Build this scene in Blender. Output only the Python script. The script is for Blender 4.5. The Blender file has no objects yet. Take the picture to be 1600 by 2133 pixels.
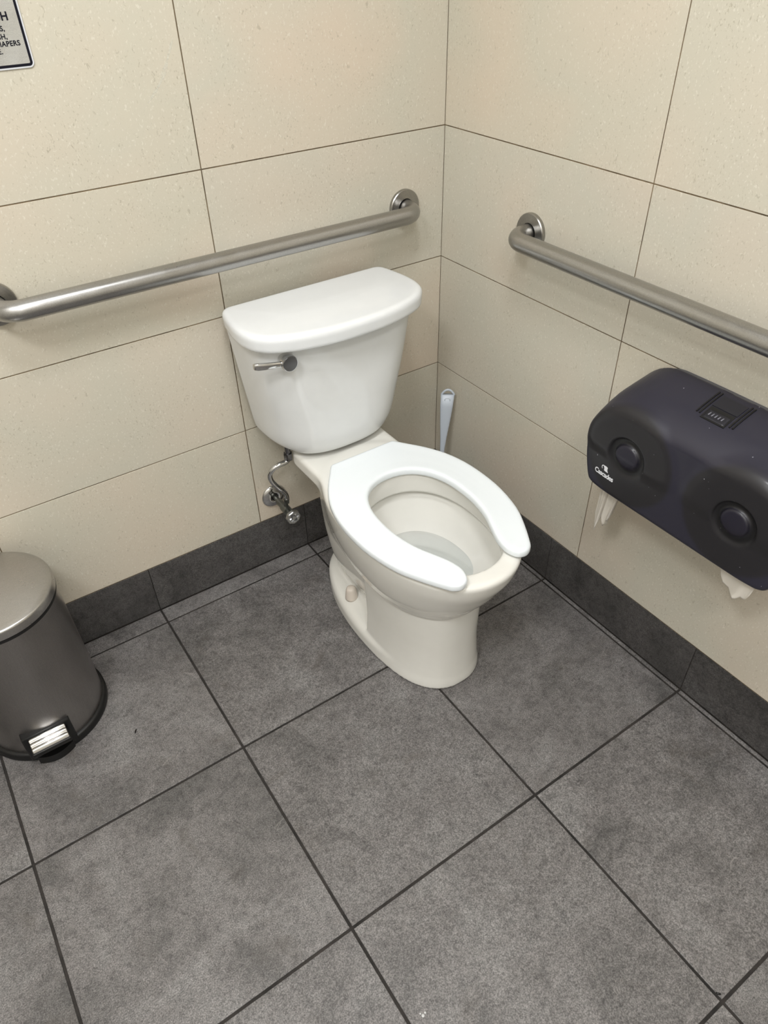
import bpy, bmesh, math, random
import numpy as np
from mathutils import Matrix, Vector

sc = bpy.context.scene
COL = sc.collection

# ------------------------------------------------------------------ camera
cam_d = bpy.data.cameras.new('camera')
cam_d.sensor_fit = 'AUTO'
cam_d.sensor_width = 36.0
cam_d.lens = 36.0 * 1505.7 / 2133.0
cam_d.clip_start = 0.02
cam = bpy.data.objects.new('camera', cam_d)
COL.objects.link(cam)
_R = ((0.82662969, -0.56239294, -0.01993816),
      (-0.37186315, -0.5193021, -0.76944339),
      (0.4223756, 0.64345902, -0.63840375))
CAM = Vector((-1.13925, -1.44058, 1.42025))
_m = Matrix(((_R[0][0], -_R[1][0], -_R[2][0], CAM.x),
             (_R[0][1], -_R[1][1], -_R[2][1], CAM.y),
             (_R[0][2], -_R[1][2], -_R[2][2], CAM.z),
             (0, 0, 0, 1)))
cam.matrix_world = _m
sc.camera = cam

# ------------------------------------------------------------------ light
ROOM_X, ROOM_Y, ROOM_Z = -2.25, -2.45, 2.55
world = bpy.data.worlds.new('world')
world.use_nodes = True
world.node_tree.nodes['Background'].inputs[0].default_value = (0.9, 0.95, 1.0, 1)
world.node_tree.nodes['Background'].inputs[1].default_value = 0.05
sc.world = world
LAMPS = [(-0.82, -1.00, 15.0, 0.28), (-1.80, -1.30, 27.5, 0.40), (-1.25, -2.10, 20.0, 0.40)]  # last entry is an added fill lamp to brighten the toilet front
sc.view_settings.view_transform = 'Standard'
sc.view_settings.look = 'None'
sc.view_settings.gamma = 1.0
sc.view_settings.use_curve_mapping = False
sc.view_settings.exposure = -0.08
sc.cycles.max_bounces = 8
sc.cycles.use_denoising = True

# ------------------------------------------------------------------ node helpers
def new_mat(name):
    m = bpy.data.materials.new(name)
    m.use_nodes = True
    nt = m.node_tree
    return m, nt, nt.nodes, nt.links, nt.nodes['Principled BSDF']

def rgb(r, g, b):
    f = lambda c: ((c / 255 + 0.055) / 1.055) ** 2.4 if c > 10 else c / 255 / 12.92
    return (f(r), f(g), f(b), 1)

def noise(nt, vec, scale, detail=2.0, rough=0.5, dist=0.0):
    n = nt.nodes.new('ShaderNodeTexNoise')
    n.inputs['Scale'].default_value = scale
    n.inputs['Detail'].default_value = detail
    n.inputs['Roughness'].default_value = rough
    n.inputs['Distortion'].default_value = dist
    nt.links.new(vec, n.inputs['Vector'])
    return n.outputs['Fac']

def ramp(nt, fac, stops):
    r = nt.nodes.new('ShaderNodeValToRGB')
    el = r.color_ramp.elements
    while len(el) < len(stops):
        el.new(0.5)
    for e, (p, c) in zip(el, stops):
        e.position = p
        e.color = c if len(c) == 4 else (*c, 1)
    nt.links.new(fac, r.inputs['Fac'])
    return r.outputs['Color']

def mix(nt, fac, a, b, mode='MIX'):
    n = nt.nodes.new('ShaderNodeMix')
    n.data_type = 'RGBA'
    n.blend_type = mode
    for sock, v in ((0, fac), (6, a), (7, b)):
        if isinstance(v, (int, float)):
            n.inputs[sock].default_value = v
        elif isinstance(v, tuple):
            n.inputs[sock].default_value = v
        else:
            nt.links.new(v, n.inputs[sock])
    return n.outputs[2]

def mathn(nt, op, a, b=None):
    n = nt.nodes.new('ShaderNodeMath')
    n.operation = op
    for i, v in enumerate((a, b)):
        if v is None:
            continue
        if isinstance(v, (int, float)):
            n.inputs[i].default_value = v
        else:
            nt.links.new(v, n.inputs[i])
    return n.outputs[0]

def vmath(nt, op, a, b):
    n = nt.nodes.new('ShaderNodeVectorMath')
    n.operation = op
    for i, v in enumerate((a, b)):
        if isinstance(v, tuple):
            n.inputs[i].default_value = v
        else:
            nt.links.new(v, n.inputs[i])
    return n.outputs[0]

def bump(nt, h, strength, dist, bsdf):
    n = nt.nodes.new('ShaderNodeBump')
    n.inputs['Strength'].default_value = strength
    n.inputs['Distance'].default_value = dist
    nt.links.new(h, n.inputs['Height'])
    nt.links.new(n.outputs[0], bsdf.inputs['Normal'])

def simple(name, col, rough=0.4, metal=0.0, coat=0.0, **kw):
    m, nt, N, L, b = new_mat(name)
    b.inputs['Base Color'].default_value = col
    b.inputs['Roughness'].default_value = rough
    b.inputs['Metallic'].default_value = metal
    b.inputs['Coat Weight'].default_value = coat
    b.inputs['Coat Roughness'].default_value = 0.04
    for k, v in kw.items():
        b.inputs[k.replace('_', ' ')].default_value = v
    return m

def position(nt):
    g = nt.nodes.new('ShaderNodeNewGeometry')
    return g.outputs['Position']

def tile_coords(nt, k=3.7):
    """world position shifted by a random amount for every tile object"""
    oi = nt.nodes.new('ShaderNodeObjectInfo')
    r = mathn(nt, 'MULTIPLY', oi.outputs['Random'], k)
    c = nt.nodes.new('ShaderNodeCombineXYZ')
    for i in range(3):
        nt.links.new(r, c.inputs[i])
    return vmath(nt, 'ADD', position(nt), c.outputs[0]), oi.outputs['Random']

# ------------------------------------------------------------------ materials
def wall_tile_mat():
    m, nt, N, L, b = new_mat('cream_stone_tile')
    p, rnd = tile_coords(nt)
    cloud = noise(nt, p, 2.6, 2, 0.5)
    base = ramp(nt, cloud, [(0.28, rgb(206, 197, 182)), (0.5, rgb(200, 196, 182)), (0.72, rgb(208, 196, 180))])
    tone = ramp(nt, rnd, [(0.0, (0.965, 0.965, 0.965)), (1.0, (1.0, 0.99, 0.97))])
    base = mix(nt, 1.0, base, tone, 'MULTIPLY')
    # flecks: stretched, tilted little dashes, dark and light
    mp = N.new('ShaderNodeMapping')
    mp.inputs['Rotation'].default_value = (0.35, 0.6, 0.25)
    mp.inputs['Scale'].default_value = (1.0, 1.0, 0.62)
    L.new(p, mp.inputs['Vector'])
    q = mp.outputs[0]
    patch = noise(nt, p, 9.0, 3, 0.6)
    patchf = ramp(nt, patch, [(0.42, (0.12,) * 3), (0.62, (1,) * 3)])
    d1 = ramp(nt, noise(nt, q, 330, 1.5, 0.5, 0.3), [(0.63, (0,) * 3), (0.70, (1,) * 3)])
    d2 = ramp(nt, noise(nt, q, 150, 2.5, 0.6, 0.8), [(0.655, (0,) * 3), (0.70, (1,) * 3)])
    l1 = ramp(nt, noise(nt, vmath(nt, 'ADD', q, (5.3, 2.1, 7.7)), 300, 1.5, 0.5, 0.3), [(0.62, (0,) * 3), (0.70, (1,) * 3)])
    f = mix(nt, 1.0, d1, patchf, 'MULTIPLY')
    base = mix(nt, mathn(nt, 'MULTIPLY', f, 0.44), base, rgb(150, 142, 122))
    base = mix(nt, mathn(nt, 'MULTIPLY', d2, 0.35), base, rgb(143, 135, 116))
    base = mix(nt, mathn(nt, 'MULTIPLY', l1, 0.5), base, rgb(222, 218, 206))
    L.new(base, b.inputs['Base Color'])
    rr = ramp(nt, noise(nt, p, 35, 3, 0.6), [(0.3, (0.36,) * 3), (0.7, (0.46,) * 3)])
    L.new(rr, b.inputs['Roughness'])
    b.inputs['Specular IOR Level'].default_value = 0.4
    bump(nt, noise(nt, p, 160, 3, 0.6), 0.10, 0.0006, b)
    return m

def floor_tile_mat(name, dark=0.0):
    m, nt, N, L, b = new_mat(name)
    p, rnd = tile_coords(nt)
    big = noise(nt, p, 5.0, 5, 0.66, 0.6)
    mid = noise(nt, p, 46.0, 7, 0.78, 0.5)
    fine = noise(nt, p, 420.0, 2, 0.55)
    c = ramp(nt, big, [(0.34, rgb(88, 86, 85)), (0.5, rgb(108, 105, 104)), (0.66, rgb(119, 117, 116))])
    c = mix(nt, 1.0, c, ramp(nt, mid, [(0.36, (0.66,) * 3), (0.50, (0.98,) * 3), (0.66, (1.12,) * 3)]), 'MULTIPLY')
    c = mix(nt, 1.0, c, ramp(nt, fine, [(0.30, (0.52,) * 3), (0.5, (1.0,) * 3), (0.70, (1.62,) * 3)]), 'MULTIPLY')
    vein = noise(nt, p, 150.0, 5, 0.75, 0.6)
    c = mix(nt, 1.0, c, ramp(nt, vein, [(0.36, (0.62,) * 3), (0.47, (1.0,) * 3), (0.66, (1.16,) * 3)]), 'MULTIPLY')
    # wear: soft brown stains and thin pale cleft lines
    st = ramp(nt, noise(nt, vmath(nt, 'ADD', p, (3.3, 8.1, 0.2)), 10.0, 3, 0.55, 0.8), [(0.60, (0,) * 3), (0.74, (1,) * 3)])
    c = mix(nt, mathn(nt, 'MULTIPLY', st, 0.38), c, rgb(72, 66, 60))
    ln = noise(nt, vmath(nt, 'ADD', p, (1.2, 4.4, 0.6)), 7.0, 4, 0.55, 1.2)
    la = mathn(nt, 'ABSOLUTE', mathn(nt, 'SUBTRACT', ln, 0.5))
    lm = ramp(nt, la, [(0.0, (1,) * 3), (0.004, (0,) * 3)])
    gate = ramp(nt, noise(nt, vmath(nt, 'ADD', p, (9.0, 1.4, 2.6)), 9.0, 1, 0.5), [(0.60, (0,) * 3), (0.68, (1,) * 3)])
    lines = mix(nt, 1.0, lm, gate, 'MULTIPLY')
    c = mix(nt, mathn(nt, 'MULTIPLY', lines, 0.45), c, rgb(158, 154, 150))
    tone = ramp(nt, rnd, [(0.0, (0.93 - dark,) * 3), (1.0, (1.03 - dark,) * 3)])
    c = mix(nt, 1.0, c, tone, 'MULTIPLY')
    L.new(c, b.inputs['Base Color'])
    L.new(ramp(nt, mid, [(0.3, (0.50,) * 3), (0.7, (0.40,) * 3)]), b.inputs['Roughness'])
    h = mathn(nt, 'ADD', mathn(nt, 'MULTIPLY', noise(nt, p, 260, 4, 0.7), 0.5), mathn(nt, 'MULTIPLY', noise(nt, p, 22, 4, 0.6), 1.2))
    bump(nt, h, 0.32, 0.0016, b)
    return m

def grout_mat(name, c1, c2):
    m, nt, N, L, b = new_mat(name)
    p = position(nt)
    L.new(ramp(nt, noise(nt, p, 14, 4, 0.7), [(0.35, c1), (0.65, c2)]), b.inputs['Base Color'])
    b.inputs['Roughness'].default_value = 0.85
    bump(nt, noise(nt, p, 500, 2), 0.4, 0.0008, b)
    return m

def steel_mat(name, col, rough, sx=1.0, streak=(1, 1, 1), spots=0.0):
    m, nt, N, L, b = new_mat(name)
    tc = N.new('ShaderNodeTexCoord')
    mp = N.new('ShaderNodeMapping')
    mp.inputs['Scale'].default_value = streak
    L.new(tc.outputs['Object'], mp.inputs['Vector'])
    n = noise(nt, mp.outputs[0], 60, 4, 0.7)
    g = noise(nt, tc.outputs['Object'], 900, 1, 0.5)
    sm = noise(nt, tc.outputs['Object'], 22, 4, 0.6)
    c = ramp(nt, n, [(0.3, tuple(v * 0.90 for v in col[:3])), (0.7, col[:3])])
    c = mix(nt, 1.0, c, ramp(nt, g, [(0.35, (0.88,) * 3), (0.65, (1.05,) * 3)]), 'MULTIPLY')
    L.new(c, b.inputs['Base Color'])
    b.inputs['Metallic'].default_value = 1.0
    r = ramp(nt, sm, [(0.3, (rough * 0.86,) * 3), (0.75, (min(1, rough * 1.25),) * 3)])
    L.new(r, b.inputs['Roughness'])
    bump(nt, mathn(nt, 'ADD', n, g), 0.02, 0.0004, b)
    return m

def tissue_mat():
    m, nt, N, L, b = new_mat('thin_tissue')
    b.inputs['Base Color'].default_value = rgb(240, 236, 228)
    b.inputs['Roughness'].default_value = 0.9
    b.inputs['Alpha'].default_value = 0.96
    tr = N.new('ShaderNodeBsdfTranslucent')
    tr.inputs[0].default_value = rgb(240, 236, 228)
    ms = N.new('ShaderNodeMixShader')
    ms.inputs[0].default_value = 0.35
    out = N['Material Output']
    L.new(b.outputs[0], ms.inputs[1])
    L.new(tr.outputs[0], ms.inputs[2])
    L.new(ms.outputs[0], out.inputs[0])
    bump(nt, noise(nt, position(nt), 300, 3), 0.3, 0.001, b)
    return m

def water_mat():
    m, nt, N, L, b = new_mat('still_water')
    N.remove(b)
    t = N.new('ShaderNodeBsdfTransparent')
    t.inputs[0].default_value = (0.93, 0.955, 0.97, 1)
    g = N.new('ShaderNodeBsdfGlossy')
    g.inputs['Roughness'].default_value = 0.02
    f = N.new('ShaderNodeFresnel')
    f.inputs[0].default_value = 1.33
    ms = N.new('ShaderNodeMixShader')
    L.new(f.outputs[0], ms.inputs[0])
    L.new(t.outputs[0], ms.inputs[1])
    L.new(g.outputs[0], ms.inputs[2])
    L.new(ms.outputs[0], N['Material Output'].inputs[0])
    return m

def porcelain(name, col, rough=0.07, scale=2.0):
    m, nt, N, L, b = new_mat(name)
    p = position(nt)
    c2 = tuple(v * 0.975 for v in col[:3])
    L.new(ramp(nt, noise(nt, p, 12 * scale, 3), [(0.3, c2), (0.7, col[:3])]), b.inputs['Base Color'])
    b.inputs['Roughness'].default_value = rough
    b.inputs['Specular IOR Level'].default_value = 0.5
    bump(nt, noise(nt, p, 45, 1), 0.05, 0.0006, b)
    return m

def cover_mat():
    m, nt, N, L, b = new_mat('smoked_plastic')
    p = position(nt)
    sp = noise(nt, p, 230, 0, 0.5)
    dust = ramp(nt, sp, [(0.862, (0,) * 3), (0.88, (1,) * 3)])
    tc = N.new('ShaderNodeTexCoord')
    sep = N.new('ShaderNodeSeparateXYZ')
    L.new(tc.outputs['Object'], sep.inputs[0])
    ay = mathn(nt, 'SUBTRACT', mathn(nt, 'ABSOLUTE', sep.outputs[1]), 0.117)
    az = mathn(nt, 'SUBTRACT', sep.outputs[2], 0.1125)
    rr = mathn(nt, 'SQRT', mathn(nt, 'ADD', mathn(nt, 'MULTIPLY', ay, ay), mathn(nt, 'MULTIPLY', az, az)))
    # smoked see-through plastic: the roll and its core show as their own tones
    tone = ramp(nt, mathn(nt, 'MULTIPLY', rr, 5.0), [(0.115, rgb(28, 26, 40)), (0.150, rgb(9, 9, 14)), (0.180, rgb(9, 9, 14)), (0.225, rgb(30, 29, 33)), (0.490, rgb(30, 29, 33)), (0.530, rgb(38, 37, 50))])
    base = mix(nt, mathn(nt, 'MULTIPLY', dust, 0.8), tone, rgb(180, 180, 190))
    L.new(base, b.inputs['Base Color'])
    b.inputs['Roughness'].default_value = 0.47
    b.inputs['Specular IOR Level'].default_value = 0.45
    b.inputs['Coat Weight'].default_value = 0.15
    b.inputs['Coat Roughness'].default_value = 0.16
    return m

M = dict(
    wall=wall_tile_mat(),
    floor=floor_tile_mat('dark_slate_tile'),
    base=floor_tile_mat('dark_slate_skirting', 0.52),
    wgrout=grout_mat('beige_grout', rgb(132, 116, 92), rgb(84, 72, 55)),
    fgrout=grout_mat('dark_grout', rgb(22, 20, 18), rgb(52, 47, 44)),
    paint=simple('white_ceiling_paint', rgb(236, 236, 234), 0.8),
    bar=steel_mat("brushed_steel", (0.43, 0.425, 0.415), 0.31, streak=(6, 6, 6)),
    flange=steel_mat('spun_steel', (0.40, 0.39, 0.37), 0.30, streak=(3, 3, 3)),
    can=steel_mat('grey_brushed_steel', (0.36, 0.345, 0.335), 0.33, streak=(10, 10, 0.4)),
    canlid=steel_mat('lid_steel', (0.50, 0.49, 0.48), 0.30, streak=(1, 8, 1)),
    pedal=simple('polished_pedal_steel', (0.62, 0.61, 0.60, 1), 0.20, 1.0),
    chrome=simple('chrome', (0.62, 0.62, 0.62, 1), 0.07, 1.0),
    dchrome=simple('dark_satin_chrome', (0.20, 0.20, 0.21, 1), 0.22, 1.0),
    brass=simple('worn_nickel', (0.16, 0.165, 0.15, 1), 0.38, 0.9),
    ceramic=porcelain('cream_porcelain', rgb(228, 227, 221)),
    tank=porcelain('white_porcelain', rgb(222, 224, 224)),
    lid=porcelain('lid_porcelain', rgb(229, 232, 234), 0.10),
    seat=simple('white_seat_plastic', rgb(233, 239, 243), 0.22),
    cap=simple('beige_cap_plastic', rgb(218, 208, 197), 0.3),
    brush=simple('pale_grey_blue_plastic', rgb(188, 196, 206), 0.35),
    bristle=simple('white_bristles', rgb(220, 220, 215), 0.8),
    cover=cover_mat(),
    latch=simple('dark_latch_plastic', rgb(27, 27, 35), 0.45),
    black=simple('black_rubber', rgb(11, 11, 12), 0.45),
    tissue=tissue_mat(),
    water=water_mat(),
    ink=simple('white_print', rgb(225, 227, 232), 0.5),
    signp=steel_mat('sign_aluminium', (0.70, 0.71, 0.70), 0.42, streak=(1, 1, 8)),
    navy=simple('navy_print', rgb(8, 8, 24), 0.6, Specular_IOR_Level=0.25),
    signedge=simple('sign_edge_white', rgb(205, 208, 214), 0.4),
    crumb=simple('black_crumb', rgb(10, 9, 9), 0.25),
    paintfleck=simple('clear_droplet', rgb(190, 190, 190), 0.15),
    lampdiff=None,
)

def emit(name, col, s):
    m, nt, N, L, b = new_mat(name)
    b.inputs['Base Color'].default_value = (0.9, 0.9, 0.9, 1)
    b.inputs['Emission Color'].default_value = col
    b.inputs['Emission Strength'].default_value = s
    return m

# ------------------------------------------------------------------ object helpers
def empty(name, loc=(0, 0, 0), rotz=0.0, **props):
    o = bpy.data.objects.new(name, None)
    o.empty_display_size = 0.05
    o.location = loc
    o.rotation_euler = (0, 0, rotz)
    COL.objects.link(o)
    for k, v in props.items():
        o[k] = v
    return o

def link(name, me, mat, parent=None, loc=None, smooth=True, **props):
    if mat is not None and not me.materials:
        me.materials.append(mat)
    if smooth:
        me.polygons.foreach_set('use_smooth', [True] * len(me.polygons))
    o = bpy.data.objects.new(name, me)
    COL.objects.link(o)
    if parent is not None:
        o.parent = parent
    if loc is not None:
        o.location = loc
    for k, v in props.items():
        o[k] = v
    return o

def from_bm(name, bm, mat, parent=None, loc=None, smooth=True, **props):
    bmesh.ops.recalc_face_normals(bm, faces=bm.faces[:])
    me = bpy.data.meshes.new(name)
    bm.to_mesh(me)
    bm.free()
    return link(name, me, mat, parent, loc, smooth, **props)

def sharp(o, angle=35):
    me = o.data
    bm = bmesh.new()
    bm.from_mesh(me)
    a = math.radians(angle)
    for e in bm.edges:
        if len(e.link_faces) == 2 and e.calc_face_angle(0) > a:
            e.smooth = False
    bm.to_mesh(me)
    bm.free()
    return o

def box_bm(x0, x1, y0, y1, z0, z1, bev=0.0, seg=1):
    bm = bmesh.new()
    bmesh.ops.create_cube(bm, size=1)
    for v in bm.verts:
        v.co = Vector(((x0 + x1) / 2 + v.co.x * (x1 - x0), (y0 + y1) / 2 + v.co.y * (y1 - y0), (z0 + z1) / 2 + v.co.z * (z1 - z0)))
    if bev > 0:
        bmesh.ops.bevel(bm, geom=bm.edges[:], offset=bev, segments=seg, affect='EDGES', profile=0.5)
    return bm

def lathe_bm(profile, seg=48, axis='Z', cap=True):
    """profile: list of (r, h). Closed solid of revolution."""
    bm = bmesh.new()
    rings = []
    for r, h in profile:
        if r < 1e-6:
            rings.append([bm.verts.new((0, 0, h))])
        else:
            rings.append([bm.verts.new((r * math.cos(2 * math.pi * i / seg), r * math.sin(2 * math.pi * i / seg), h)) for i in range(seg)])
    for a, b in zip(rings[:-1], rings[1:]):
        for i in range(seg):
            j = (i + 1) % seg
            if len(a) == 1 and len(b) == 1:
                continue
            if len(a) == 1:
                bm.faces.new((a[0], b[i], b[j]))
            elif len(b) == 1:
                bm.faces.new((a[i], b[0], a[j]))
            else:
                bm.faces.new((a[i], b[i], b[j], a[j]))
    if cap:
        if len(rings[0]) > 1:
            bm.faces.new(rings[0])
        if len(rings[-1]) > 1:
            bm.faces.new(list(reversed(rings[-1])))
    if axis == 'Y':      # axis pointing to -Y
        bmesh.ops.rotate(bm, verts=bm.verts[:], cent=(0, 0, 0), matrix=Matrix.Rotation(math.pi / 2, 3, 'X'))
    elif axis == 'X':    # axis pointing to -X
        bmesh.ops.rotate(bm, verts=bm.verts[:], cent=(0, 0, 0), matrix=Matrix.Rotation(-math.pi / 2, 3, 'Y'))
    return bm

def catmull(pts, n=8, closed=False):
    P = [np.array(p, float) for p in pts]
    out = []
    m = len(P)
    rng = range(m if closed else m - 1)
    for i in rng:
        if closed:
            p0, p1, p2, p3 = P[(i - 1) % m], P[i], P[(i + 1) % m], P[(i + 2) % m]
        else:
            p0 = P[i - 1] if i > 0 else 2 * P[0] - P[1]
            p1, p2 = P[i], P[i + 1]
            p3 = P[i + 2] if i + 2 < m else 2 * P[-1] - P[-2]
        for k in range(n):
            t = k / n
            out.append(0.5 * ((2 * p1) + (-p0 + p2) * t + (2 * p0 - 5 * p1 + 4 * p2 - p3) * t * t + (-p0 + 3 * p1 - 3 * p2 + p3) * t ** 3))
    if not closed:
        out.append(P[-1])
    return out

def tube_bm(path, radius, seg=24, cap=True):
    """sweep a circle along a polyline; radius may be a number or a list"""
    pts = [Vector(p) for p in path]
    rad = radius if isinstance(radius, (list, tuple)) else [radius] * len(pts)
    bm = bmesh.new()
    t0 = (pts[1] - pts[0]).normalized()
    ref = Vector((0, 0, 1)) if abs(t0.z) < 0.9 else Vector((1, 0, 0))
    nrm = (ref - t0 * ref.dot(t0)).normalized()
    rings = []
    for i, p in enumerate(pts):
        if i == 0:
            t = t0
        elif i == len(pts) - 1:
            t = (pts[-1] - pts[-2]).normalized()
        else:
            t = ((pts[i + 1] - p).normalized() + (p - pts[i - 1]).normalized()).normalized()
        nrm = (nrm - t * nrm.dot(t)).normalized()
        bi = t.cross(nrm)
        rings.append([bm.verts.new(p + (nrm * math.cos(2 * math.pi * k / seg) + bi * math.sin(2 * math.pi * k / seg)) * rad[i]) for k in range(seg)])
    for a, b in zip(rings[:-1], rings[1:]):
        for i in range(seg):
            j = (i + 1) % seg
            bm.faces.new((a[i], a[j], b[j], b[i]))
    if cap:
        bm.faces.new(rings[0])
        bm.faces.new(list(reversed(rings[-1])))
    return bm

def join_bm(*bms):
    out = bmesh.new()
    for b in bms:
        me = bpy.data.meshes.new('tmp')
        b.to_mesh(me)
        b.free()
        out.from_mesh(me)
        bpy.data.meshes.remove(me)
    return out

# ------------------------------------------------------------------ implicit surfaces
def smin(a, b, k):
    h = np.clip(0.5 + 0.5 * (b - a) / k, 0, 1)
    return b * (1 - h) + a * h - k * h * (1 - h)

def smax(a, b, k):
    return -smin(-a, -b, k)

def table(rows):
    """rows of (z, p1, p2 ...) -> smooth interpolation function"""
    R = np.array(rows, float)
    o = np.argsort(R[:, 0])
    R = R[o]
    zz = np.linspace(R[0, 0], R[-1, 0], 400)
    cols = []
    # monotone-ish cubic (Fritsch-Carlson)
    x = R[:, 0]
    for c in range(1, R.shape[1]):
        y = R[:, c]
        h = np.diff(x)
        d = np.diff(y) / h
        mm = np.zeros(len(x))
        mm[0], mm[-1] = d[0], d[-1]
        for i in range(1, len(x) - 1):
            if d[i - 1] * d[i] <= 0:
                mm[i] = 0
            else:
                w1, w2 = 2 * h[i] + h[i - 1], h[i] + 2 * h[i - 1]
                mm[i] = (w1 + w2) / (w1 / d[i - 1] + w2 / d[i])
        idx = np.clip(np.searchsorted(x, zz) - 1, 0, len(x) - 2)
        t = (zz - x[idx]) / h[idx]
        yy = ((2 * t ** 3 - 3 * t ** 2 + 1) * y[idx] + (t ** 3 - 2 * t ** 2 + t) * h[idx] * mm[idx]
              + (-2 * t ** 3 + 3 * t ** 2) * y[idx + 1] + (t ** 3 - t ** 2) * h[idx] * mm[idx + 1])
        cols.append(yy)
    return lambda z: [np.interp(z, zz, c) for c in cols]

def egg(u, v, hw, vf, vb, c, n):
    rv = np.maximum(np.where(v > c, vf - c, c - vb), 0.002)
    a = np.abs(u) / hw + 1e-9
    b = np.abs(v - c) / rv + 1e-9
    s = a ** n + b ** n
    k = s ** (1.0 / n)
    kk = k ** (1 - n)
    gu = kk * a ** (n - 1) / hw
    gv = kk * b ** (n - 1) / rv
    g = np.sqrt(gu * gu + gv * gv)
    return (k - 1) / np.maximum(g, 1e-6)

def poly_sdf(px, py, poly):
    """signed distance to closed polygon (negative inside)"""
    P = np.array(poly)
    shp = px.shape
    px = px.ravel()
    py = py.ravel()
    best = np.full(px.shape, 1e9)
    inside = np.zeros(px.shape, bool)
    for i in range(len(P)):
        ax, ay = P[i - 1]
        bx, by = P[i]
        ex, ey = bx - ax, by - ay
        L2 = ex * ex + ey * ey
        if L2 < 1e-14:
            continue
        t = np.clip(((px - ax) * ex + (py - ay) * ey) / L2, 0, 1)
        dx, dy = px - ax - t * ex, py - ay - t * ey
        best = np.minimum(best, dx * dx + dy * dy)
        if ay != by:
            c = ((ay > py) != (by > py)) & (px < (bx - ax) * (py - ay) / (by - ay) + ax)
            inside ^= c
    d = np.sqrt(best)
    return np.where(inside, -d, d).reshape(shp)

def surface_nets(f, lo, hi, h, newton=3, grid_vals=None):
    """polygonise f = 0; vertices are pulled onto the exact surface"""
    n = [int(math.ceil((hi[i] - lo[i]) / h)) + 1 for i in range(3)]
    ax = [lo[i] + h * np.arange(n[i]) for i in range(3)]
    X, Y, Z = np.meshgrid(*ax, indexing='ij')
    F = f(X, Y, Z) if grid_vals is None else grid_vals(X, Y, Z)
    S = F < 0
    nx, ny, nz = n
    cs = np.zeros((nx - 1, ny - 1, nz - 1), np.uint8)
    corners = [(i, j, k) for i in (0, 1) for j in (0, 1) for k in (0, 1)]
    for (i, j, k) in corners:
        cs += S[i:nx - 1 + i, j:ny - 1 + j, k:nz - 1 + k]
    act = (cs > 0) & (cs < 8)
    idx = -np.ones(act.shape, np.int64)
    cells = np.argwhere(act)
    idx[act] = np.arange(len(cells))
    acc = np.zeros((len(cells), 3))
    cnt = np.zeros(len(cells))
    ci, cj, ck = cells.T
    for (i, j, k) in corners:
        for a in range(3):
            d = [i, j, k]
            if d[a] == 1:
                continue
            e = list(d)
            e[a] = 1
            fa = F[ci + d[0], cj + d[1], ck + d[2]]
            fb = F[ci + e[0], cj + e[1], ck + e[2]]
            m = (fa < 0) != (fb < 0)
            t = np.where(m, fa / np.where(m, fa - fb, 1), 0)
            pt = np.array(d, float)[None, :].repeat(len(cells), 0)
            pt[:, a] += t
            acc[m] += pt[m]
            cnt[m] += 1
    V = (acc / cnt[:, None] + cells) * h + np.array(lo)
    def grad(V):
        e = h * 0.15
        g = np.zeros_like(V)
        for a in range(3):
            D = np.zeros(3)
            D[a] = e
            g[:, a] = (f(*(V + D).T) - f(*(V - D).T)) / (2 * e)
        return g
    for _ in range(newton):
        g = grad(V)
        g2 = np.maximum((g * g).sum(1), 0.05)
        step = -(f(*V.T) / g2)[:, None] * g
        ln = np.linalg.norm(step, axis=1)
        step *= np.minimum(1, h * 0.6 / np.maximum(ln, 1e-9))[:, None]
        V = V + step
    faces = []
    for a in range(3):
        o1, o2 = [(1, 2), (2, 0), (0, 1)][a]
        sl0 = [slice(1, n[i] - 1) for i in range(3)]
        sl0[a] = slice(0, n[a] - 1)
        sl1 = list(sl0)
        sl1[a] = slice(1, n[a])
        A = S[tuple(sl0)]
        B = S[tuple(sl1)]
        for flip, m in ((False, A & ~B), (True, ~A & B)):
            e = np.argwhere(m)
            off = np.array([1, 1, 1])
            off[a] = 0
            e = e + off
            def c(d1, d2):
                q = e.copy()
                q[:, o1] -= d1
                q[:, o2] -= d2
                return idx[q[:, 0], q[:, 1], q[:, 2]]
            q = np.stack([c(1, 1), c(0, 1), c(0, 0), c(1, 0)], 1)
            if flip:
                q = q[:, ::-1]
            faces.append(q)
    Q = np.concatenate(faces)
    Q = Q[(Q >= 0).all(1)]
    return V, Q

def sdf_mesh(name, f, lo, hi, h, xf, mat, parent, loc=None, newton=3, **props):
    V, Q = surface_nets(f, lo, hi, h, newton)
    W = xf(V)
    # orientation: xf may mirror
    t = np.array([[0, 0, 0], [1, 0, 0], [0, 1, 0], [0, 0, 1]], float)
    tt = xf(t)
    if np.linalg.det(np.array([tt[1] - tt[0], tt[2] - tt[0], tt[3] - tt[0]])) < 0:
        Q = Q[:, ::-1]
    me = bpy.data.meshes.new(name)
    me.vertices.add(len(W))
    me.vertices.foreach_set('co', W.ravel())
    me.loops.add(Q.size)
    me.loops.foreach_set('vertex_index', Q.ravel())
    me.polygons.add(len(Q))
    me.polygons.foreach_set('loop_start', np.arange(0, Q.size, 4))
    me.polygons.foreach_set('loop_total', np.full(len(Q), 4))
    me.update(calc_edges=True)
    me.validate()
    return link(name, me, mat, parent, loc, True, **props)

# ================================================================== SETTING
X0, X1, TS = -0.0127, -0.4621, 0.4518         # floor joints across
Y0, Y1 = -0.0524, -0.5036                     # floor joints along
Z3, ZB = 0.4446, 0.1486                       # wall joints, skirting height
XV, YV = -0.5953, -0.5927                     # vertical wall joints

def joints(first, second, step, end):
    out = [0.0, first, second]
    while out[-1] - step > end:
        out.append(out[-1] - step)
    out.append(end)
    return out

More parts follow.
